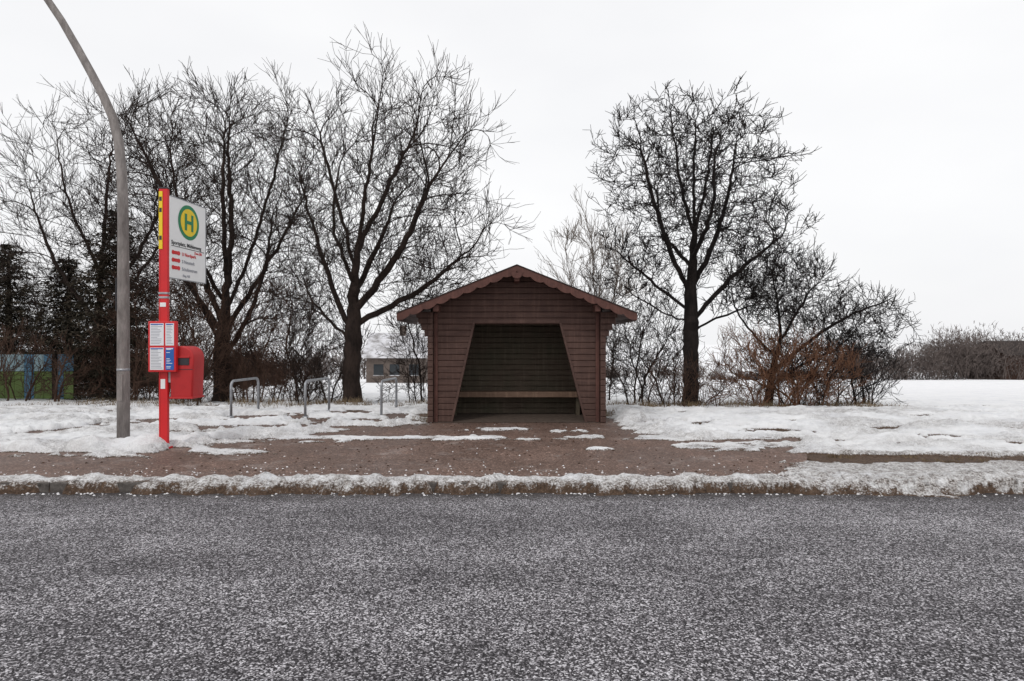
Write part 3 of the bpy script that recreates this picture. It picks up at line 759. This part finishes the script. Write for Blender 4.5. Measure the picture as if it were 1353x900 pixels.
# spruce
def spruce(name,x,y,h,rb,rng):
    z0=gz(x,y)-0.1; V=[];F=[]
    root=empty(name)
    tube('trunk',[(x,y,z0),(x,y,z0+h*0.5),(x,y,z0+h)],[0.16,0.1,0.015],mBarkR,root,8)
    z=0.4
    while z<h:
        f=1-z/h; L=rb*(f**0.65)*random.uniform(0.65,1.15)+0.12; nb=8
        for k in range(nb):
            a=random.random()*6.283; dr=random.uniform(-0.35,0.05); n=int(10+L*22)
            for i in range(n):
                t=(i+random.random())/n; r=L*t; zz=z0+z+dr*r+0.12*t*t*L; w=(0.34*(1-0.6*t)+0.07)*min(1,L)
                s_=random.uniform(-1,1)*w; px=x+math.cos(a)*r-math.sin(a)*s_; py=y+math.sin(a)*r+math.cos(a)*s_
                pz=zz-random.random()*0.14
                for q in range(2):
                    b=random.random()*6.283; l=random.uniform(0.09,0.2)
                    ex=px+math.cos(b)*l+math.cos(a)*0.08; ey=py+math.sin(b)*l+math.sin(a)*0.08; ez=pz-random.uniform(-0.03,0.14)
                    t_=len(V); V+= [(px-0.024*math.sin(b),py+0.024*math.cos(b),pz),(px+0.024*math.sin(b),py-0.024*math.cos(b),pz-0.02),(ex,ey,ez)]; F.append((t_,t_+1,t_+2))
        z+=0.17
    mk('needles',V,F,mNeed,root)
spruce('spruce_tree',-12.0,19.6,5.9,2.1,RNG)
spruce('spruce_tree',-14.4,20.9,4.8,1.8,RNG)
spruce('spruce_tree',-17.2,22.0,5.4,1.8,RNG)

# distant tree lines
def treeline(name,x0,x1,y,h0,n,mat,seed,thin=0.05,dens=150,lo=0.35):
    rng=np.random.default_rng(seed); P0=[];P1=[];R=[]
    for i in range(n):
        x=x0+(x1-x0)*rng.random(); yy_=y+rng.normal()*4; zb=float(base_z(np.array([x]),np.array([yy_]))[0])
        h=h0*(lo+(1.3-lo)*float(fbm(np.array([x*0.09]),np.array([seed*1.0]),3,3)[0]))*rng.uniform(0.6,1.1); w=h*rng.uniform(0.38,0.6)
        low=rng.random()<0.6
        for k in range(3):
            P0.append((x+rng.normal()*0.3*w,yy_,zb));P1.append((x+rng.normal()*w*0.5,yy_,zb+h*0.7));R.append(0.06)
        for k in range(dens):
            d=rng.normal(size=3); d/=np.linalg.norm(d); q=rng.random()**0.5
            zc=0.38 if low else 0.52
            c=np.array([x+d[0]*w*q,yy_+d[1]*w*q,zb+max(0.1,h*zc+d[2]*h*0.46*q)])
            e=np.array([d[0]*0.5+rng.normal()*0.3,d[1]*0.5,abs(d[2])*0.45+0.4+rng.normal()*0.25])*rng.uniform(0.4,1.0)
            P0.append(c-e*0.5);P1.append(c+e*0.5);R.append(thin*rng.uniform(0.6,1.4))
            P0.append(c-e*0.2);P1.append(c+e*0.2+rng.normal(size=3)*0.35);R.append(thin*0.8)
    P0=np.array(P0);P1=np.array(P1);R=np.array(R); d=P1-P0; d/=np.linalg.norm(d,axis=1)[:,None]+1e-9
    u=np.cross(d,np.array([0.3,0.9,0.1])); u/=np.linalg.norm(u,axis=1)[:,None]; v_=np.cross(d,u); a=np.arange(3)*2*math.pi/3
    rg=lambda C,r:(C[:,None]+r[:,None,None]*(u[:,None]*np.cos(a)[None,:,None]+v_[:,None]*np.sin(a)[None,:,None]))
    VV=np.concatenate([rg(P0,R),rg(P1,R*0.5)],1).reshape(-1,3); m=len(P0); b_=(np.arange(m)*6)[:,None]; kk=np.arange(3);k2=(kk+1)%3
    return npmesh(name,VV,np.stack([b_+kk,b_+k2,b_+3+k2,b_+3+kk],-1).reshape(-1,4),mat)
treeline('distant_tree_line',60,145,116,10.2,230,mFar,17,0.04,200,lo=0.55)
treeline('distant_hedge',8,60,122,3.8,55,mFar,5,0.035,90)
treeline('distant_tree_line',-90,-8,100,7.0,90,mFar,9,0.04,110)
treeline('distant_hedge',-45,-14,42,3.6,50,mTwig,12,0.02,170)

def grass(name,spots,nper,mat):
    V=[];F=[]
    for (x,y,s) in spots:
        z=gz(x,y)-0.01
        for k in range(nper):
            bx=x+random.gauss(0,0.13*s); by=y+random.gauss(0,0.13*s); a=random.random()*6.283; l=random.uniform(0.08,0.26)*s; ln=random.uniform(0.2,1.0)
            ex=bx+math.cos(a)*l*ln; ey=by+math.sin(a)*l*ln; w=0.0035
            t=len(V); V+=[(bx-w,by,z),(bx+w,by,z),(bx*0.6+ex*0.4+w,by*0.6+ey*0.4,z+l*0.5),(bx*0.6+ex*0.4-w,by*0.6+ey*0.4,z+l*0.5),(ex,ey,z+l*0.7)]
            F+=[(t,t+1,t+2,t+3),(t+3,t+2,t+4)]
    return mk(name,V,F,mat)
sp=[]
for i in range(120): sp.append((random.uniform(-12,-1.8),random.uniform(15.2,17.5),random.uniform(0.6,1.3)))
for i in range(120): sp.append((random.uniform(2.0,9.0),random.uniform(14.8,16.6),random.uniform(0.6,1.2)))
for i in range(12): sp.append((random.choice([-1.72,1.95])+random.gauss(0,0.08),random.uniform(12.3,14.0),random.uniform(0.5,0.8)))
for i in range(30): sp.append((random.uniform(3.9,9),random.uniform(8.2,8.65),random.uniform(0.2,0.4)))
grass('dry_grass_tufts',sp,20,mGrass)

# distant buildings
mHouse,nt,b=newmat('house_brick',rough=0.9); v=coords(nt)
nt.links.new(ramp(nt,noise(nt,v,3,5,0.7),[(0.3,(0.085,0.065,0.055)),(0.7,(0.16,0.13,0.115))]),b.inputs['Base Color'])
mBarn,nt,b=newmat('barn_boards',rough=0.9); v=coords(nt,(3,3,0.3))
nt.links.new(ramp(nt,noise(nt,v,2,5,0.7),[(0.3,(0.035,0.022,0.018)),(0.7,(0.10,0.055,0.04))]),b.inputs['Base Color'])
mRoofSnow,nt,b=newmat('roof_snow',(0.6,0.6,0.63),0.8); v=coords(nt)
nt.links.new(ramp(nt,noise(nt,v,1.2,5,0.7),[(0.38,(0.26,0.25,0.25)),(0.58,(0.62,0.62,0.65))]),b.inputs['Base Color'])
mWin,_,_=newmat('window_glass',(0.03,0.035,0.04),0.15)
def house(name,x0,x1,y,dep,hw,hr,wall,roofm,wins):
    H=empty(name); hz=float(base_z(np.array([(x0+x1)/2]),np.array([y]))[0])-0.2
    box('walls',x0,x1,y,y+dep,hz,hz+hw,wall,H)
    m=dep/2; e=0.4
    V=[(x0-e,y-e,hz+hw-.12),(x1+e,y-e,hz+hw-.12),(x1+e,y+m,hz+hr),(x0-e,y+m,hz+hr),(x0-e,y+dep+e,hz+hw-.12),(x1+e,y+dep+e,hz+hw-.12)]
    mk('roof',V,[(0,1,2,3),(3,2,5,4)],roofm,H)
    for xx in (x0+0.02,x1-0.02):
        mk('gable',[(xx,y,hz+hw),(xx,y+dep,hz+hw),(xx,y+m,hz+hr-0.15)],[(0,1,2)],wall,H)
    for xx in wins:
        box('window',xx,xx+0.9,y-0.03,y+0.05,hz+1.0,hz+2.0,mWin,H)
        box('window_frame',xx-0.06,xx+0.96,y-0.02,y+0.03,hz+0.92,hz+0.99,mRoofSnow,H)
    return H,hz
H,hz=house('brick_house',-13.6,-8.0,60.0,7,2.7,5.0,mHouse,mRoofSnow,(-12.9,-11.4,-9.6))
box('chimney',-11,-10.4,63,63.6,hz+4.4,hz+5.7,mHouse,H)
Hb,hzb=house('wooden_barn',84.5,94.0,110.0,9,4.6,7.0,mBarn,mRoof,())
box('barn_door',88.2,91.2,109.9,110.05,hzb+0.1,hzb+3.4,mWin,Hb)

# painted garden fence at far left
Fn=empty('painted_fence'); mFB=paint('fence_blue',(0.07,0.18,0.28),0.6,0.9); mFG=paint('fence_green',(0.12,0.18,0.05),0.6,1.0); mFW=paint('fence_pale',(0.24,0.34,0.38),0.6,0.9)
x=-21.0
while x<-13.0:
    zb=-0.25; t=random.random()
    box('fence_board_lower',x,x+0.28,18.9,18.93,zb+0.25,zb+1.05,mFG if t<0.6 else mFB,Fn,0.004)
    box('fence_board_upper',x,x+0.28,18.9,18.93,zb+1.06,zb+1.55,mFW if t<0.5 else mFB,Fn,0.004)
    x+=0.29
x=-21.0
while x<-12.9: box('fence_post',x-0.05,x+0.05,18.8,18.89,-0.5,1.4,mBarkL,Fn,0.005); x+=1.9
thicket('shrub',-16.5,-11.8,17.8,18.7,1.7,18,480,mTwig)

# ------------------------------------------------------------------ world, sun, camera
w=bpy.data.worlds.new('World'); scene.world=w; w.use_nodes=True; nt=w.node_tree
bg=nt.nodes['Background']; sky=N(nt,'ShaderNodeTexSky',sky_type='NISHITA'); sky.sun_disc=False
EL,AZ=math.radians(48),math.radians(205)
sky.sun_elevation=EL; sky.sun_rotation=AZ; sky.air_density=1.0; sky.dust_density=4.0
tc=N(nt,'ShaderNodeTexCoord'); mp=N(nt,'ShaderNodeMapping'); mp.inputs['Scale'].default_value=(1,1,2.5); nt.links.new(tc.outputs['Generated'],mp.inputs['Vector'])
cl=ramp(nt,noise(nt,mp.outputs['Vector'],1.6,4,0.5),[(0.3,(9.8,9.85,10.1)),(0.7,(11.2,11.2,11.25))])
c=mix(nt,0.94,sky.outputs['Color'],cl); nt.links.new(c,bg.inputs['Color']); bg.inputs['Strength'].default_value=0.093
sl=bpy.data.lights.new('sun','SUN'); sl.energy=0.95; sl.angle=math.radians(12); sl.color=(1,0.97,0.93)
so=bpy.data.objects.new('sun',sl); COL.objects.link(so)
sd=Vector((math.sin(AZ)*math.cos(EL),math.cos(AZ)*math.cos(EL),math.sin(EL)))
so.rotation_euler=(-sd).to_track_quat('-Z','Y').to_euler()
cd=bpy.data.cameras.new('camera'); cam=bpy.data.objects.new('camera',cd); COL.objects.link(cam)
cam.location=(0,0,1.6); cam.rotation_euler=(math.pi/2,0,0); cd.sensor_width=36; cd.lens=36*850/1353; cd.shift_y=5/1353
cd.clip_end=5000; cd.clip_start=0.05; scene.camera=cam
scene.view_settings.view_transform='Standard'; scene.view_settings.look='None'; scene.view_settings.exposure=0; scene.view_settings.gamma=1
